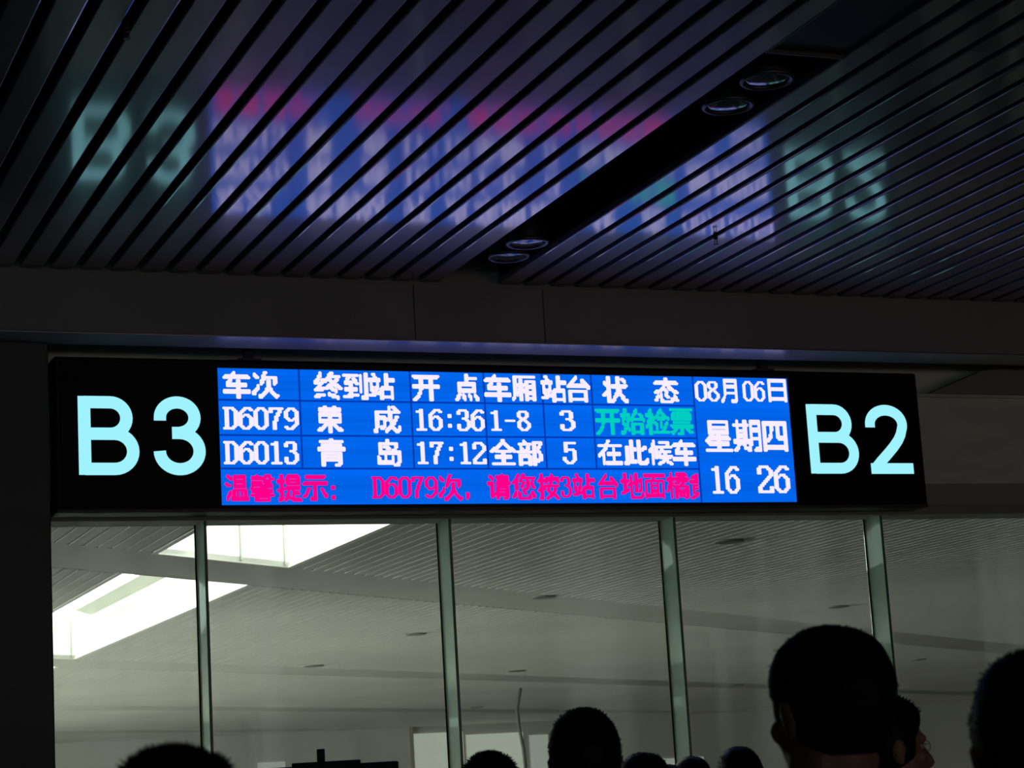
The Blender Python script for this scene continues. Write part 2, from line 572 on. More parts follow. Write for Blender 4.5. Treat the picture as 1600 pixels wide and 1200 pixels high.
# slats of the far ceiling, cut around wells and crossing beams: one joined part
b = B()
FP, FW = 0.1245, 0.103
nsl = 0
k = -60
while True:
    x = 0.6 + FP * k
    k += 1
    if x > 40:
        break
    cuts = [(a + SL * x, c + SL * x) for a, c in BEAMS]
    for x0, x1, a, c in WELLS:
        if x0 - 0.07 < x < x1 + 0.07:
            cuts.append((a + SL * x - 0.05, c + SL * x + 0.05))
    cuts.sort()
    y = 9.55
    ends = []
    for a, c in cuts:
        if c <= y:
            continue
        if a > 59.9:
            break
        if a > y:
            ends.append((y, a))
        y = max(y, c)
    if y < 59.9:
        ends.append((y, 59.9))
    for a, c in ends:
        box(b, x - FW / 2, x + FW / 2, a, c, FZ, FZ + 0.02)
fs = obj('slat', b, M['far_slat'], fc)
fs['kind'] = 'stuff'
fs['label'] = 'pale metal slats of the distant ceiling'
# backing above the slats, tiled around the wells, and the flush crossing beams
b = B()
prev = [9.55 - 0 * SL]


def strip(bm, xs, ya, yb, z0, z1):
    """slab between two y(x) lines, over x range"""
    x0, x1 = xs
    prism(bm, [(x0, ya(x0)), (x1, ya(x1)), (x1, yb(x1)), (x0, yb(x0))], z0, z1)


def clampy(v):
    return max(9.52, min(60.0, v))


def add_back(bm, xa, xb, a, c, z0, z1):
    n = max(1, int((xb - xa) / 1.0))
    for i in range(n):
        u, v = xa + (xb - xa) * i / n, xa + (xb - xa) * (i + 1) / n
        p = [(u, clampy(a + SL * u)), (v, clampy(a + SL * v)), (v, clampy(c + SL * v)), (u, clampy(c + SL * u))]
        if abs(p[0][1] - p[3][1]) + abs(p[1][1] - p[2][1]) < 1e-3:
            continue
        prism(bm, p, z0, z1)


lev = [(-60, 7.2)] + [(a, c) for _, _, a, c in WELLS] + [(44.2, 90)]
for a, c in lev:
    if a < 0 or a > 44:
        add_back(b, -8, 40, a, c, FZ + 0.03, FZ + 0.05)
    else:
        add_back(b, -8, WX0 - 0.05, a, c, FZ + 0.03, FZ + 0.05)
        add_back(b, WX1 + 0.05, 40, a, c, FZ + 0.03, FZ + 0.05)
obj('backing', b, M['far_back'], fc)
for a, c in BEAMS:
    b = B()
    add_back(b, -8, 40, a, c, FZ + 0.002, FZ + 0.05)
    obj('beam', b, M['far_beam'], fc)
# downlights scattered over the far ceiling
spots = [
 (8.59, 16.38, 'small unlit downlight highest in the fourth pane, right of the clock-side fin'),
 (8.78, 21.02, 'small unlit downlight high in the third pane, below the sign centre'),
 (13.57, 23.14, 'small unlit downlight straight above the tall man head'),
 (22.24, 35.15, 'small unlit downlight low in the last pane, right of the tall man'),
 (22.09, 42.31, 'small unlit downlight beside the tall man ear'),
 (9.17, 30.97, 'small unlit downlight alone in the middle of the second pane'),
 (8.89, 25.50, 'small unlit downlight in the second pane near its right fin'),
 (13.68, 34.13, 'small unlit downlight just above the bent grey post'),
 (18.2, 48.10, 'small unlit downlight before the bright end-wall panels, above the spiky head'),
 (16.4, 29.0, 'wider shallow ceiling light left of the tall man crown'),
]
b = B()
lathe(b, [(0, -0.012), (0.075, -0.014), (0.115, -0.016), (0.13, -0.008), (0.13, 0.02), (0, 0.02)], 20)
sp_me = mesh_of(b, 'downlight', M['spot'])
for x, y, lab in spots:
    s = 1.0 if y < 30 else 1.2
    o = obj('downlight', sp_me, loc=(x, y, FZ - 0.002))
    o.scale = (s, s, 1)
    tag(o, lab, 'downlight', 'unlit downlights in the far ceiling')

# far walls
fw = obj('wall_far', box(B(), -8, 40, 60, 60.3, 0, 4.4), M['far_wall'])
struct(fw, 'pale grey end wall of the bright hall', 'wall')
fl = obj('wall_facade', box(B(), -8.3, -8, 9.5, 60.3, 0, 4.4), M['far_wall'])
struct(fl, 'pale facade wall carrying added glowing panels that light the hall', 'wall')
for k in range(2, 12):
    y0 = 10.2 + k * 4.1
    obj('glow_pane', box(B(), -8.0, -7.97, y0, y0 + 3.9, 0.20, 1.85), M['facade'], fl)
    obj('glow_pane', box(B(), -8.0, -7.97, y0, y0 + 3.9, 2.82, 2.98), M['strip'], fl)
o = obj('wall_east', box(B(), 40, 40.3, 9.5, 60.3, 0, 4.4), M['far_wall'])
struct(o, 'pale side wall of the bright hall opposite the facade', 'wall')
o = obj('wall_shared', box(B(), -8, 0.1, 9.5, 9.56, 0, 4.35), M['far_wall'])
struct(o, 'pale wall on the bright side of the glass partition', 'wall')
# pale glowing panels and strips on the end wall
dw = [(20.65, 22.2, 0.3, 3.3, 'farglow'), (22.3, 24.1, 0.3, 3.2, 'farglow'), (24.3, 24.9, 0.3, 3.1, 'farglow2'),
      (16.0, 16.8, 0.3, 2.7, 'farglow2'), (10.6, 13.2, 1.6, 1.9, 'farglow2'), (28.5, 30.0, 0.3, 2.2, 'farglow2')]
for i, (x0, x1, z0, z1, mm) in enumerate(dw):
    obj('glow_pane', box(B(), x0, x1, 59.96, 59.985, z0, z1), M[mm], fw)
obj('window_frame', box(B(), 20.5, 20.62, 59.8, 59.99, 0, 3.5), M['groove'], fw)

# slim curved post standing before the end wall
b = B()
pts = [(0.0, 0), (0.0, 1.7), (-0.03, 2.3), (-0.10, 2.75), (-0.12, 3.1), (-0.02, 3.498)]
for (xa, za), (xb, zb) in zip(pts, pts[1:]):
    for sgn in (0,):
        n = 10
        A = [b.verts.new((xa + .035 * math.cos(2 * PI * i / n), .035 * math.sin(2 * PI * i / n), za)) for i in range(n)]
        C = [b.verts.new((xb + .035 * math.cos(2 * PI * i / n), .035 * math.sin(2 * PI * i / n), zb)) for i in range(n)]
        for i in range(n):
            b.faces.new((A[i], A[(i + 1) % n], C[(i + 1) % n], C[i]))
post = obj('post', b, mat('post_grey', (0.14, 0.15, 0.13), 0.6), loc=(16.1, 40.0, 0), smooth=True)
tag(post, 'thin bent grey post far beyond the glass, left of the crowd of heads', 'post')

# ================================================================== THE HANGING SIGN
YS = 9.0
sign = empty('departure_board', (0, 0, 0))
tag(sign, 'wide hanging departure board with blue screen between lit B3 and B2 gate numbers', 'sign')
SX0, SX1, SZ0, SZ1 = 1.575, 5.835, 2.752, 3.425
b = box(B(), SX0, SX1, YS + 0.004, YS + 0.15, SZ0, SZ1, 0.012)
obj('housing', b, M['housing'], sign)
LX0, LX1, LZ0, LZ1 = 2.284, 5.100, 2.782, 3.385
obj('face_panel', box(B(), SX0 + 0.022, LX0 - 0.006, YS - 0.001, YS + 0.01, SZ0 + 0.022, SZ1 - 0.02, 0.003), M['face'], sign)
obj('face_panel', box(B(), LX1 + 0.006, SX1 - 0.022, YS - 0.001, YS + 0.01, SZ0 + 0.022, SZ1 - 0.02, 0.003), M['face'], sign)
fr = obj('bottom_frame', box(B(), SX0 + 0.004, SX1 - 0.004, YS - 0.004, YS + 0.006, SZ0, SZ0 + 0.014, 0.002), mat('sign_frame', (0.03, 0.032, 0.034), 0.4), sign)
obj('screen', box(B(), LX0, LX1, YS, YS + 0.01, LZ0, LZ1), M['screen'], sign)
# grid lines of the timetable
for x in (2.650, 3.168, 3.524, 3.812, 4.061):
    obj('grid_line', box(B(), x - 0.004, x + 0.004, YS - 0.0012, YS, 2.943, LZ1), M['edge'], sign)
obj('grid_line', box(B(), 4.586, 4.594, YS - 0.0012, YS, LZ0, LZ1), M['edge'], sign)
for z in (3.244, 3.088, 2.941):
    obj('grid_line', box(B(), LX0, 4.586, YS - 0.0012, YS, z - 0.004, z + 0.004), M['edge'], sign)
# suspension brackets up to the recess and the cable tube on the top
for x in (2.438, 4.998):
    b = box(B(), x - 0.02, x + 0.02, YS + 0.03, YS + 0.07, SZ1 - 0.005, 3.93)
    box(b, x - 0.05, x + 0.05, YS + 0.02, YS + 0.10, SZ1 - 0.004, SZ1 + 0.012)
    obj('bracket', b, M['dark'], sign)
b = B()
n = 12
for (xa, xb) in ((2.36, 5.2),):
    A = [b.verts.new((xa, YS + .12 + .012 * math.cos(2 * PI * i / n), SZ1 + .012 + .012 * math.sin(2 * PI * i / n))) for i in range(n)]
    C = [b.verts.new((xb, YS + .12 + .012 * math.cos(2 * PI * i / n), SZ1 + .012 + .012 * math.sin(2 * PI * i / n))) for i in range(n)]
    for i in range(n):
        b.faces.new((A[i], A[(i + 1) % n], C[(i + 1) % n], C[i]))
    b.faces.new(A[::-1])
    b.faces.new(C)
obj('cable_tube', b, M['alu'], sign, smooth=True)

# ---- dot-matrix characters
DIG = {
 '0': ["..####..", ".##..##.", "##....##", "##....##", "##....##", "##....##", "##....##", "##....##", "##....##", "##....##", "##....##", ".##..##.", "..####.."],
 '1': ["...##...", ".####...", "...##...", "...##...", "...##...", "...##...", "...##...", "...##...", "...##...", "...##...", "...##...", "...##...", ".######."],
 '2': [".#####..", "##...##.", "##....##", "##....##", "......##", ".....##.", "....##..", "...##...", "..##....", ".##.....", "##....##", "##....##", "########"],
 '3': [".#####..", "##...##.", "##...##.", ".....##.", ".....##.", "...###..", ".....##.", "......##", "......##", "##....##", "##....##", "##...##.", ".#####.."],
 '5': [".#######", ".##.....", ".##.....", ".##.....", ".######.", ".##...##", "......##", "......##", "......##", "##....##", "##....##", ".##..##.", "..####.."],
 '6': ["...####.", "..##..##", ".##.....", "##......", "##.###..", "###..##.", "##....##", "##....##", "##....##", "##....##", "##....##", ".##..##.", "..####.."],
 '7': ["########", "##...##.", "##...##.", "....##..", "....##..", "...##...", "...##...", "...##...", "..##....", "..##....", "..##....", "..##....", "..##...."],
 '8': [".#####..", "##...##.", "##...##.", "##...##.", ".##.##..", "..###...", ".##.##..", "##...##.", "##....##", "##....##", "##....##", ".##..##.", "..####.."],
 '9': ["..####..", ".##..##.", "##....##", "##....##", "##....##", "##....##", ".##..###", "..###.##", "......##", "......##", ".....##.", "##..##..", ".####..."],
 'D': ["######..", ".##..##.", ".##...##", ".##...##", ".##...##", ".##...##", ".##...##", ".##...##", ".##...##", ".##...##", ".##...##", ".##..##.", "######.."],
 ':': ["........", "........", "........", "...##...", "...##...", "........", "........", "........", "........", "...##...", "...##...", "........", "........"],
 '-': ["........", "........", "........", "........", "........", "........", ".######.", "........", "........", "........", "........", "........", "........"],
}


def glyph_dots(ch, n=16):
    """coverage of one font glyph on an n x n dot grid, fitted to its own ink box"""
    cu = bpy.data.curves.new('glyph', 'FONT')
    cu.body = ch
    ob = bpy.data.objects.new('glyph', cu)
    COL.objects.link(ob)
    dg = bpy.context.evaluated_depsgraph_get()
    me = bpy.data.meshes.new_from_object(ob.evaluated_get(dg))
    me.calc_loop_triangles()
    V = [v.co.copy() for v in me.vertices]
    T = [tuple(V[i] for i in t.vertices) for t in me.loop_triangles]
    bpy.data.objects.remove(ob)
    x0, x1 = min(v.x for v in V), max(v.x for v in V)
    y0, y1 = min(v.y for v in V), max(v.y for v in V)
    SS = 5
    N = n * SS
    hit = [[0] * N for _ in range(N)]
    for a, c, d in T:
        area = (c.x - a.x) * (d.y - a.y) - (d.x - a.x) * (c.y - a.y)
        if abs(area) < 1e-9:
            continue
        ix0 = max(0, int((min(a.x, c.x, d.x) - x0) / (x1 - x0) * N - 1))
        ix1 = min(N - 1, int((max(a.x, c.x, d.x) - x0) / (x1 - x0) * N + 1))
        iy0 = max(0, int((min(a.y, c.y, d.y) - y0) / (y1 - y0) * N - 1))
        iy1 = min(N - 1, int((max(a.y, c.y, d.y) - y0) / (y1 - y0) * N + 1))
        for iy in range(iy0, iy1 + 1):
            py = y0 + (iy + .5) / N * (y1 - y0)
            for ix in range(ix0, ix1 + 1):
                if hit[iy][ix]:
                    continue
                px = x0 + (ix + .5) / N * (x1 - x0)
                w0 = ((c.x - px) * (d.y - py) - (d.x - px) * (c.y - py)) / area
                w1 = ((d.x - px) * (a.y - py) - (a.x - px) * (d.y - py)) / area
                if w0 >= -1e-4 and w1 >= -1e-4 and w0 + w1 <= 1.0001:
                    hit[iy][ix] = 1
    out = []
    for r in range(n):
        for q in range(n):
            s = sum(hit[r * SS + i][q * SS + j] for i in range(SS) for j in range(SS))
            if s >= 0.40 * SS * SS:
                out.append((q, r))
    return out, n, n


def dot(bm, x, z, rx, rz, y, n=8):
    ph = PI / n
    v = [bm.verts.new((x + rx * math.cos(ph + 2 * PI * i / n), y, z + rz * math.sin(ph + 2 * PI * i / n))) for i in range(n)]
    bm.faces.new(v)


GC = {}


def char_cells(ch):
    if ch not in GC:
        if ch in DIG:
            rows = DIG[ch]
            GC[ch] = ([(q, len(rows) - 1 - r) for r, s in enumerate(rows) for q, c in enumerate(s) if c == '#'], 8, 13)
        else:
            GC[ch] = glyph_dots(ch)
    return GC[ch]


def put_text(bm, text, x0, x1, z0, z1, y, fat=0.92, clip=None):
    n = len(text)
    w = (x1 - x0) / n
    for i, ch in enumerate(text):
        if text in (':', ','):
            cells = {':': [(0, 0), (1, 0), (0, 1), (1, 1), (0, 6), (1, 6), (0, 7), (1, 7)], ',': [(1, 0), (1, 1), (2, 1), (2, 2), (1, 2), (1, 3), (2, 3)]}[text]
            cw = chh = 0.0073
            for q, r in cells:
                dot(bm, x0 + (q + .5) * cw, z0 + (r + .5) * chh, cw * .95, chh * .95, y)
            continue
        cells, nw, nh = char_cells(ch)
        gap = 0.06 if ch in DIG and n > 1 else 0.0
        gx0, gx1 = x0 + w * (i + gap / 2), x0 + w * (i + 1 - gap / 2)
        cw, chh = (gx1 - gx0) / nw, (z1 - z0) / nh
        for q, r in cells:
            px, pz = gx0 + (q + .5) * cw, z0 + (r + .5) * chh
            if clip and px + cw * .6 > clip:
                continue
            dot(bm, px, pz, cw * fat, chh * fat, y - 0.00001 * ((q * 7 + r * 3) % 5))


ROWS = [
 ('white header lettering', 'white', 1.05, [('车',2.307,2.425,3.252,3.369),('次',2.436,2.555,3.254,3.371),('终',2.719,2.846,3.252,3.374),('到',2.852,2.966,3.254,3.373),('站',2.972,3.092,3.255,3.372),('开',3.180,3.306,3.252,3.367),('点',3.383,3.496,3.255,3.376),('车',3.527,3.653,3.253,3.376),('厢',3.662,3.777,3.258,3.372),('站',3.808,3.931,3.254,3.375),('台',3.937,4.051,3.256,3.377),('状',4.116,4.244,3.255,3.377),('态',4.384,4.508,3.258,3.375)]),
 ('white lettering of the first train', 'white', 1.05, [('D6079',2.299,2.642,3.114,3.211),('荣',2.727,2.842,3.102,3.220),('成',2.988,3.112,3.104,3.223),('16:36',3.179,3.518,3.115,3.212),('1-8',3.540,3.745,3.117,3.209),('3',3.892,3.966,3.119,3.213)]),
 ('green status lettering', 'green', 1.0, [('开',4.072,4.193,3.103,3.221),('始',4.200,4.322,3.104,3.225),('检',4.329,4.449,3.104,3.227),('票',4.456,4.573,3.105,3.228)]),
 ('white lettering of the second train', 'white', 1.05, [('D6013',2.297,2.636,2.961,3.060),('青',2.724,2.847,2.953,3.073),('岛',2.999,3.107,2.954,3.072),('17:12',3.177,3.518,2.963,3.062),('全',3.537,3.663,2.960,3.075),('部',3.669,3.792,2.957,3.073),('5',3.894,3.962,2.964,3.065),('在',4.075,4.193,2.961,3.075),('此',4.206,4.328,2.961,3.076),('候',4.334,4.454,2.961,3.077),('车',4.457,4.575,2.958,3.078)]),
 ('red notice lettering', 'red', 1.0, [('温',2.300,2.403,2.801,2.911),('馨',2.411,2.517,2.798,2.913),('提',2.531,2.641,2.797,2.913),('示',2.647,2.758,2.800,2.910),(':',2.778,2.801,2.805,2.876),('D6079',2.962,3.275,2.809,2.904),('次',3.278,3.391,2.797,2.913),(',',3.402,3.433,2.802,2.849),('请',3.515,3.624,2.802,2.916),('您',3.634,3.747,2.801,2.916),('按',3.760,3.865,2.800,2.916),('3',3.874,3.928,2.809,2.904),('站',3.935,4.044,2.803,2.916),('台',4.064,4.161,2.802,2.916),('地',4.178,4.292,2.802,2.919),('面',4.296,4.405,2.801,2.916),('橘',4.412,4.528,2.801,2.922),('黄',4.535,4.649,2.800,2.916)]),
 ('white date and clock lettering', 'white', 0.98, [('08',4.596,4.729,3.267,3.363),('月',4.736,4.822,3.262,3.375),('06',4.852,4.974,3.270,3.367),('日',4.992,5.090,3.269,3.379),('星',4.635,4.775,3.026,3.172),('期',4.785,4.930,3.027,3.176),('四',4.944,5.073,3.028,3.171),('16',4.642,4.801,2.824,2.953),('26',4.894,5.071,2.826,2.956)]),
]
for lab, mm, fat, items in ROWS:
    for t, x0, x1, z0, z1 in items:
        b = B()
        f2 = fat * (0.80 if len(t) > 1 or t in DIG else 1.0)
        put_text(b, t, x0, x1, z0, z1, YS - 0.002, f2, clip=4.584 if (t == '黄') else None)
        o = obj('lettering', mesh_of(b, 'lettering', M[mm]), parent=sign)
        o['label'] = lab


# ---- the big lit gate numbers, stroked outlines
def arc(cx, cy, rx, ry, a0, a1, n=18):
    return [(cx + rx * math.cos(math.radians(a0 + (a1 - a0) * i / n)), cy + ry * math.sin(math.radians(a0 + (a1 - a0) * i / n))) for i in range(n + 1)]


def ribbon(bm, pts, wx, x0, x1, z0, z1, y, closed=False):
    """stroke of a path given in the glyph's unit box; width in metres, kept even"""
    P = [Vector((x0 + (x1 - x0) * u, 0, z0 + (z1 - z0) * v)) for u, v in pts]
    n = len(P)
    Lf, Rt = [], []
    for i in range(n):
        a = P[(i - 1) % n] if (closed or i > 0) else P[i]
        c = P[(i + 1) % n] if (closed or i < n - 1) else P[i]
        d1 = (P[i] - a).normalized() if (P[i] - a).length > 1e-9 else (c - P[i]).normalized()
        d2 = (c - P[i]).normalized() if (c - P[i]).length > 1e-9 else d1
        n1 = Vector((-d1.z, 0, d1.x))
        n2 = Vector((-d2.z, 0, d2.x))
        m = (n1 + n2)
        m.normalize()
        s = wx / 2 / max(0.45, m.dot(n1))
        Lf.append(P[i] + m * s)
        Rt.append(P[i] - m * s)
    lf = [bm.verts.new((p.x, y, p.z)) for p in Lf]
    rt = [bm.verts.new((p.x, y, p.z)) for p in Rt]
    lb = [bm.verts.new((p.x, y + 0.003, p.z)) for p in Lf]
    rb = [bm.verts.new((p.x, y + 0.003, p.z)) for p in Rt]
    rng = range(n if closed else n - 1)
    for i in rng:
        j = (i + 1) % n
        bm.faces.new((lf[i], lf[j], rt[j], rt[i]))
        bm.faces.new((lf[i], lf[j], lb[j], lb[i]))
        bm.faces.new((rt[i], rt[j], rb[j], rb[i]))


def glyph_B(bm, x0, x1, z0, z1, w, y):
    W_, H_ = x1 - x0, z1 - z0
    hx, hz = w / 2 / W_, w / 2 / H_
    mid = 0.522
    ry = (1 - hz - mid) / 2
    ribbon(bm, [(hx, hz / 50), (hx, 1 - hz / 50)], w, x0, x1, z0, z1, y)
    rxu = ry * H_ / W_ * 1.02
    up = [(hx, 1 - hz), (0.90 - hx - rxu, 1 - hz)] + arc(0.90 - hx - rxu, 1 - hz - ry, rxu, ry, 90, -90, 16)[1:] + [(hx, mid)]
    ribbon(bm, up, w, x0, x1, z0, z1, y - 0.0002)
    rl = (mid - hz) / 2
    rxl = rl * H_ / W_ * 1.04
    lo = [(hx, mid), (1 - hx - rxl, mid)] + arc(1 - hx - rxl, mid - rl, rxl, rl, 90, -90, 16)[1:] + [(hx, hz)]
    ribbon(bm, lo, w, x0, x1, z0, z1, y - 0.0004)


def glyph_3(bm, x0, x1, z0, z1, w, y):
    W_, H_ = x1 - x0, z1 - z0
    hx, hz = w / 2 / W_, w / 2 / H_
    mid = 0.535
    ry = (1 - hz - mid) / 2
    rl = (mid - hz) / 2
    up = [(0.47 - 0.45 + hx, 0.69)] + arc(0.47, 1 - hz - ry, 0.45 - hx, ry, 180, -70, 26) + [(0.50, mid), (0.36, mid)]
    ribbon(bm, up, w, x0, x1, z0, z1, y)
    lo = [(0.36, mid), (0.50, mid)] + arc(0.50, mid - rl, 0.50 - hx, rl, 78, -180, 30)
    ribbon(bm, lo, w, x0, x1, z0, z1, y - 0.0003)


def glyph_2(bm, x0, x1, z0, z1, w, y):
    W_, H_ = x1 - x0, z1 - z0
    hx, hz = w / 2 / W_, w / 2 / H_
    pts = [(0.48 - 0.46 + hx, 0.67)] + arc(0.48, 0.715, 0.46 - hx, 0.285 - hz, 180, -18, 26)
    pts += [(0.785, 0.572), (0.72, 0.49), (0.61, 0.395), (0.45, 0.28), (0.30, 0.18), (0.20, 0.105), (0.145, 0.06)]
    ribbon(bm, pts, w, x0, x1, z0, z1, y)
    ribbon(bm, [(0.06, hz), (1.0, hz)], w, x0, x1, z0, z1, y - 0.0003)


SWD = 0.0525
for nm, fn, x0, x1, z0, z1 in (('B', glyph_B, 1.672, 1.930, 2.912, 3.252), ('3', glyph_3, 1.992, 2.218, 2.911, 3.255),
                               ('B', glyph_B, 5.190, 5.462, 2.918, 3.259), ('2', glyph_2, 5.508, 5.764, 2.917, 3.260)):
    b = B()
    fn(b, x0, x1, z0, z1, SWD, YS - 0.006)
    o = obj('gate_number', mesh_of(b, 'gate_number', M['number']), parent=sign)
    o['label'] = 'pale cyan lit character ' + nm


# ================================================================== PEOPLE
def ell(bm, c, r, seg=20, rot=None):
    mt = Matrix.Translation(c)
    if rot:
        mt = mt @ Matrix.Rotation(rot[1], 4, rot[0])
    mt = mt @ Matrix.Diagonal((r[0], r[1], r[2], 1))
    bmesh.ops.create_uvsphere(bm, u_segments=seg, v_segments=max(8, seg * 2 // 3), radius=1, matrix=mt)


def cap(bm, a, b, ra, rb, n=14):
    a, b = Vector(a), Vector(b)
    d = b - a
    L = d.length
    q = d.to_track_quat('Z', 'Y').to_matrix().to_4x4()
    bmesh.ops.create_cone(bm, cap_ends=True, segments=n, radius1=ra, radius2=rb, depth=L, matrix=Matrix.Translation((a + b) / 2) @ q)
    ell(bm, a, (ra, ra, ra), n)
    ell(bm, b, (rb, rb, rb), n)


def remeshed(bm, name, m, voxel, smooth_it=4):
    me = mesh_of(bm, name, m)
    ob = bpy.data.objects.new(name, me)
    COL.objects.link(ob)
    r = ob.modifiers.new('r', 'REMESH')
    r.mode = 'VOXEL'
    r.voxel_size = voxel
    s = ob.modifiers.new('s', 'SMOOTH')
    s.factor = 0.5
    s.iterations = smooth_it
    dg = bpy.context.evaluated_depsgraph_get()
    out = bpy.data.meshes.new_from_object(ob.evaluated_get(dg))
    out.name = name
    bpy.data.objects.remove(ob)
    bpy.data.meshes.remove(me)
    if not out.materials:
        out.materials.append(m)
    for p in out.polygons:
        p.use_smooth = True
    return out


def body_mesh():
    b = B()
    # head
    ell(b, (0, -0.008, 1.598), (0.073, 0.094, 0.100), 28)
    ell(b, (0, 0.028, 1.545), (0.060, 0.066, 0.082), 24)
    ell(b, (0, 0.060, 1.490), (0.033, 0.032, 0.024), 16)       # chin
    cap(b, (0, 0.084, 1.580), (0, 0.106, 1.542), 0.010, 0.0135)  # nose
    ell(b, (0, 0.099, 1.537), (0.019, 0.011, 0.010), 12)
    ell(b, (0, 0.078, 1.600), (0.050, 0.018, 0.013), 16)       # brow
    ell(b, (0, 0.088, 1.513), (0.024, 0.012, 0.006), 12)       # lips
    ell(b, (0, 0.086, 1.505), (0.022, 0.012, 0.006), 12)
    for s in (-1, 1):
        ell(b, (s * 0.045, 0.058, 1.555), (0.022, 0.025, 0.022), 14)   # cheek
        ell(b, (s * 0.080, -0.004, 1.572), (0.009, 0.020, 0.033), 16, ('Y', s * 0.22))   # ear
        ell(b, (s * 0.076, 0.002, 1.548), (0.008, 0.011, 0.014), 12)
        ell(b, (s * 0.045, 0.0, 1.505), (0.024, 0.050, 0.030), 14)     # jaw
    # neck and shoulders
    cap(b, (0, -0.020, 1.400), (0, -0.006, 1.530), 0.061, 0.055)
    for s in (-1, 1):
        cap(b, (s * 0.03, -0.02, 1.425), (s * 0.165, -0.01, 1.365), 0.045, 0.050)
        ell(b, (s * 0.075, 0.03, 1.27), (0.095, 0.085, 0.12), 20)
    ell(b, (0, -0.01, 1.24), (0.160, 0.105, 0.190), 28)
    ell(b, (0, 0.0, 1.06), (0.138, 0.098, 0.170), 24)
    ell(b, (0, -0.01, 0.93), (0.160, 0.112, 0.120), 24)
    for s in (-1, 1):
        cap(b, (s * 0.185, -0.01, 1.355), (s * 0.235, -0.02, 1.085), 0.049, 0.038)
        cap(b, (s * 0.235, -0.02, 1.085), (s * 0.240, 0.045, 0.855), 0.037, 0.025)
        ell(b, (s * 0.239, 0.062, 0.805), (0.016, 0.038, 0.048), 16)
        for f, (dy, L) in enumerate(((0.030, 0.070), (0.010, 0.080), (-0.010, 0.074), (-0.028, 0.058))):
            p0 = Vector((s * 0.239, 0.064 + dy, 0.775))
            p1 = p0 + Vector((-s * 0.006, 0.004, -L * 0.5))
            p2 = p1 + Vector((-s * 0.018, 0.006, -L * 0.42))
            cap(b, p0, p1, 0.0092, 0.0085, 10)
            cap(b, p1, p2, 0.0085, 0.0075, 10)
        cap(b, (s * 0.235, 0.085, 0.83), (s * 0.222, 0.118, 0.795), 0.0125, 0.010, 10)
        cap(b, (s * 0.222, 0.118, 0.795), (s * 0.214, 0.126, 0.768), 0.010, 0.0085, 10)
        cap(b, (s * 0.085, -0.01, 0.90), (s * 0.095, 0.0, 0.490), 0.084, 0.053)
        cap(b, (s * 0.095, 0.0, 0.490), (s * 0.100, -0.02, 0.090), 0.051, 0.034)
        ell(b, (s * 0.096, -0.028, 0.35), (0.050, 0.052, 0.11), 16)
        ell(b, (s * 0.100, -0.04, 0.045), (0.034, 0.04, 0.042), 14)
        ell(b, (s * 0.105, 0.045, 0.036), (0.040, 0.105, 0.032), 18)
    return remeshed(b, 'body', M['skin'], 0.0070, 3)


def shirt_mesh(collar=True):
    b = B()
    g = 0.014
    for s in (-1, 1):
        cap(b, (s * 0.035, -0.018, 1.412), (s * 0.165, -0.01, 1.365), 0.046 + g, 0.050 + g)
        ell(b, (s * 0.075, 0.03, 1.27), (0.095 + g, 0.085 + g, 0.12 + g), 20)
        cap(b, (s * 0.185, -0.01, 1.355), (s * 0.222, -0.018, 1.150), 0.049 + g, 0.050 + g)
    ell(b, (0, -0.01, 1.24), (0.160 + g, 0.105 + g, 0.19), 28)
    ell(b, (0, 0.0, 1.06), (0.145 + g, 0.105 + g, 0.170), 24)
    ell(b, (0, -0.01, 0.93), (0.162 + g, 0.114 + g, 0.09), 24)
    cap(b, (0, -0.022, 1.405), (0, -0.016, 1.445), 0.070, 0.066)
    return remeshed(b, 'shirt', M['shirt_black'], 0.011, 3)


def trouser_mesh():
    b = B()
    g = 0.014
    ell(b, (0, -0.01, 0.92), (0.158 + g * .8, 0.110 + g * .8, 0.115), 24)
    for s in (-1, 1):
        cap(b, (s * 0.085, -0.01, 0.88), (s * 0.095, 0.0, 0.490), 0.084 + g, 0.060 + g)
        cap(b, (s * 0.095, 0.0, 0.490), (s * 0.100, -0.02, 0.100), 0.060 + g, 0.052 + g)
    return remeshed(b, 'trousers', M['trouser'], 0.012, 3)


def shoe_mesh(s):
    b = B()
    ell(b, (s * 0.100, -0.045, 0.045), (0.044, 0.05, 0.045), 14)
    ell(b, (s * 0.105, 0.045, 0.04), (0.049, 0.120, 0.040), 18)
    for v in b.verts:
        if v.co.z < 0.006:
            v.co.z = 0.0
    return remeshed(b, 'shoe', M['shoe'], 0.008, 2)


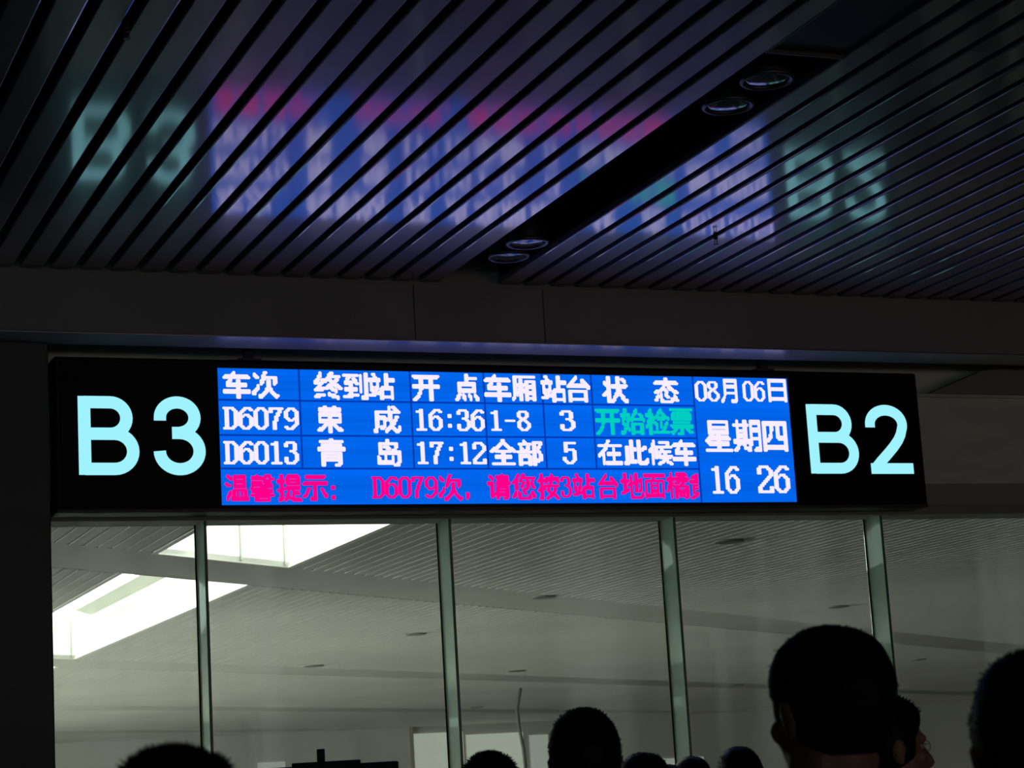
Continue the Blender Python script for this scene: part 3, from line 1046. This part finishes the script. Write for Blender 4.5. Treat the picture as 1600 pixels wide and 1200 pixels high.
def hair_mesh(seed, thick=0.010, length=0.012, density=2600, nape=1.515, lift=0.0, wide=0.0):
    """cap of short hair: a rough shell plus thousands of small tapering tufts"""
    rnd = random.Random(seed)
    b = B()
    c = Vector((0, -0.012, 1.600))
    rx, ry, rz = 0.074 + thick + wide, 0.096 + thick, 0.099 + thick + lift
    bmesh.ops.create_uvsphere(b, u_segments=56, v_segments=40, radius=1)
    surf = []
    for v in b.verts:
        d = v.co.copy()
        q = d.copy()
        if q.z > 0:      # fuller, flatter crown
            k = (abs(q.x) ** 2.35 + abs(q.y) ** 2.35 + abs(q.z) ** 2.35) ** (-1 / 2.35)
            q = q * k
        p = Vector((q.x * rx, q.y * ry, q.z * rz))
        n1 = noise.noise(d * 3.1 + Vector((seed, 0, 0)))
        n2 = noise.noise(d * 11 + Vector((0, seed, 0)))
        p *= 1 + 0.020 * n1 + 0.014 * n2
        w = c + p
        # hairline: forehead, sideburns in front of the ears, nape
        front = w.y - (0.045 + max(0, (w.z - 1.600)) * 0.55)
        low = (nape - w.z) + max(0, (w.y + 0.05)) * 0.60
        if w.z > 1.668:
            front = -1
        cut = max(front, low * 0.9)
        if cut > 0:
            k = max(0.60, 1 - cut * 9)
            w = c + p * k
        elif abs(d.x) > 0 and cut < -0.004:
            surf.append((w.copy(), d.copy()))
        v.co = w
    base = list(surf)
    for i in range(density):
        w, d = rnd.choice(base)
        t = d + Vector((rnd.uniform(-.25, .25), rnd.uniform(-.25, .25), rnd.uniform(-.30, .15)))
        nrm = Vector((d.x / rx, d.y / ry, d.z / rz)).normalized()
        off = Vector((rnd.uniform(-.005, .005), rnd.uniform(-.005, .005), rnd.uniform(-.005, .005)))
        p0 = w + off - nrm * 0.004
        tip = p0 + (nrm * rnd.uniform(.4, .8) + t * 0.3 + Vector((0, 0, -0.15))) * length * rnd.uniform(.6, 1.2)
        s1 = nrm.orthogonal().normalized() * 0.0016
        s2 = nrm.cross(s1).normalized() * 0.0016
        q = [b.verts.new(p0 + s1), b.verts.new(p0 - s1 * .5 + s2), b.verts.new(p0 - s1 * .5 - s2), b.verts.new(tip)]
        b.faces.new((q[0], q[1], q[3]))
        b.faces.new((q[1], q[2], q[3]))
        b.faces.new((q[2], q[0], q[3]))
    return mesh_of(b, 'hair', M['hair'], True)


BODY = body_mesh()
SHIRT = {}
_s = shirt_mesh()
for nm in ('shirt_black', 'shirt_navy', 'shirt_brown', 'shirt_grey'):
    c = _s.copy()
    c.materials.clear()
    c.materials.append(M[nm])
    SHIRT[nm] = c
TROU = trouser_mesh()
SHOE = [shoe_mesh(-1), shoe_mesh(1)]
b = B()
ell(b, (0, 0, 0), (0.0115, 0.0115, 0.0115), 14)
EYE = mesh_of(b, 'eye', M['eye'], True)
HAIRS = [hair_mesh(1, 0.012, 0.003, 3200), hair_mesh(2, 0.012, 0.006, 3000), hair_mesh(3, 0.012, 0.011, 4200, 1.500), hair_mesh(4, 0.018, 0.006, 2500, 1.47)]


def depth_ray(px, py):
    v = R_WC.transposed() @ Vector(((px - 800) / F_PX, (600 - py) / F_PX, -1))
    return v


def person(top, width_scale, yaw, hair, shirt, label, glasses=False):
    """top: world position of the top of the hair; yaw: facing, clockwise from the glass wall"""
    x, y, z = top
    s = z / 1.712
    a = -math.radians(yaw)
    e = empty('person', (x, y, 0), a)
    tag(e, label, 'person', 'people waiting below the sign')
    sw = s * width_scale
    ps = []
    ps.append(obj('body', BODY, parent=e))
    ps.append(obj('shirt', SHIRT[shirt], parent=e))
    ps.append(obj('trousers', TROU, parent=e))
    for k in (0, 1):
        ps.append(obj('shoe', SHOE[k], parent=e))
    ps.append(obj('hair', HAIRS[hair], parent=e))
    for k in (-1, 1):
        ps.append(obj('eye', EYE, parent=e, loc=(k * 0.031 * sw, 0.068 * sw, 1.580 * s)))
    for p in ps:
        p.scale = (sw, sw, s)
    if glasses:
        b = B()
        for k in (-1, 1):
            n = 20
            for i in range(n):
                a0, a1 = 2 * PI * i / n, 2 * PI * (i + 1) / n
                cap(b, (k * .034 + .024 * math.cos(a0), .087, 1.580 + .013 * math.sin(a0)), (k * .034 + .024 * math.cos(a1), .087, 1.580 + .013 * math.sin(a1)), .0009, .0009, 6)
            cap(b, (k * .058, .086, 1.585), (k * .082, -.005, 1.588), .0009, .0009, 6)
        cap(b, (-.010, .096, 1.584), (.010, .096, 1.584), .0009, .0009, 6)
        g = obj('glasses', b, mat('glasses_metal', (.12, .12, .12), .3, metal=1), e)
        g.scale = (sw, sw, s)
        g['label'] = 'thin metal framed glasses'
    return e


PEOPLE = [
 ((1.700, 2.955, 1.725), 1.0, -8, 0, 'shirt_black', 'tall man seen from behind, short black hair, largest full head in the crowd'),
 ((1.560, 2.213, 1.632), 1.0, 24, 1, 'shirt_brown', 'short-haired person seen from behind, cut off by the right picture edge'),
 ((2.771, 4.550, 1.678), 1.0, 100, 2, 'shirt_brown', 'person in glasses turned sideways, face peeking past the tall man'),
 ((3.190, 5.350, 1.598), 1.0, 10, 3, 'shirt_navy', 'low dark head just visible between the glasses wearer and the edge person'),
 ((2.039, 4.693, 1.682), 1.0, 20, 1, 'shirt_grey', 'dark round head alone in the middle, below the clock end of the sign'),
 ((2.795, 5.999, 1.586), 1.0, 15, 3, 'shirt_navy', 'low dark head directly beside the round middle head'),
 ((3.516, 7.346, 1.563), 1.0, 10, 1, 'shirt_grey', 'barely showing dark crown left of the smaller pair of heads'),
 ((3.860, 7.830, 1.596), 1.0, 22, 0, 'shirt_black', 'smaller head of the pair beside the tall man, under a glass fin'),
 ((3.527, 6.784, 1.606), 1.0, 18, 1, 'shirt_navy', 'bigger head of the pair just beside the tall man'),
 ((2.080, 5.430, 1.606), 1.0, 14, 2, 'shirt_grey', 'spiky-haired head beside the flat black monitor'),
 ((0.544, 2.402, 1.570), 1.06, 12, 2, 'shirt_black', 'leftmost head, wide tousled black hair below the skylights'),
]
for p in PEOPLE:
    person(*p[:5], p[5], glasses='glasses' in p[5] and 'turned' in p[5])

# ------------------------------------------------------------------ flat monitor on a post, seen from behind
mon = empty('monitor', (2.20, 7.36, 0), math.radians(-18))
tag(mon, 'black back of a flat monitor on a stand with a stub on top', 'monitor')
b = box(B(), -0.262, 0.262, -0.02, 0.02, 1.30, 1.628, 0.006)
obj('case', b, M['housing'], mon)
obj('top_plate', box(B(), -0.11, 0.13, -0.03, 0.03, 1.612, 1.640, 0.003), M['housing'], mon)
obj('stub', box(B(), -0.022, 0.006, -0.014, 0.014, 1.635, 1.684, 0.002), M['housing'], mon)
b = B()
lathe(b, [(0, 1.34), (0.025, 1.34), (0.025, 0.02), (0, 0.02)], 16)
obj('pole', b, M['dark'], mon, smooth=True)
b = B()
lathe(b, [(0, 0.03), (0.05, 0.03), (0.20, 0.012), (0.21, 0), (0, 0)], 28)
obj('base', b, M['dark'], mon, smooth=True)
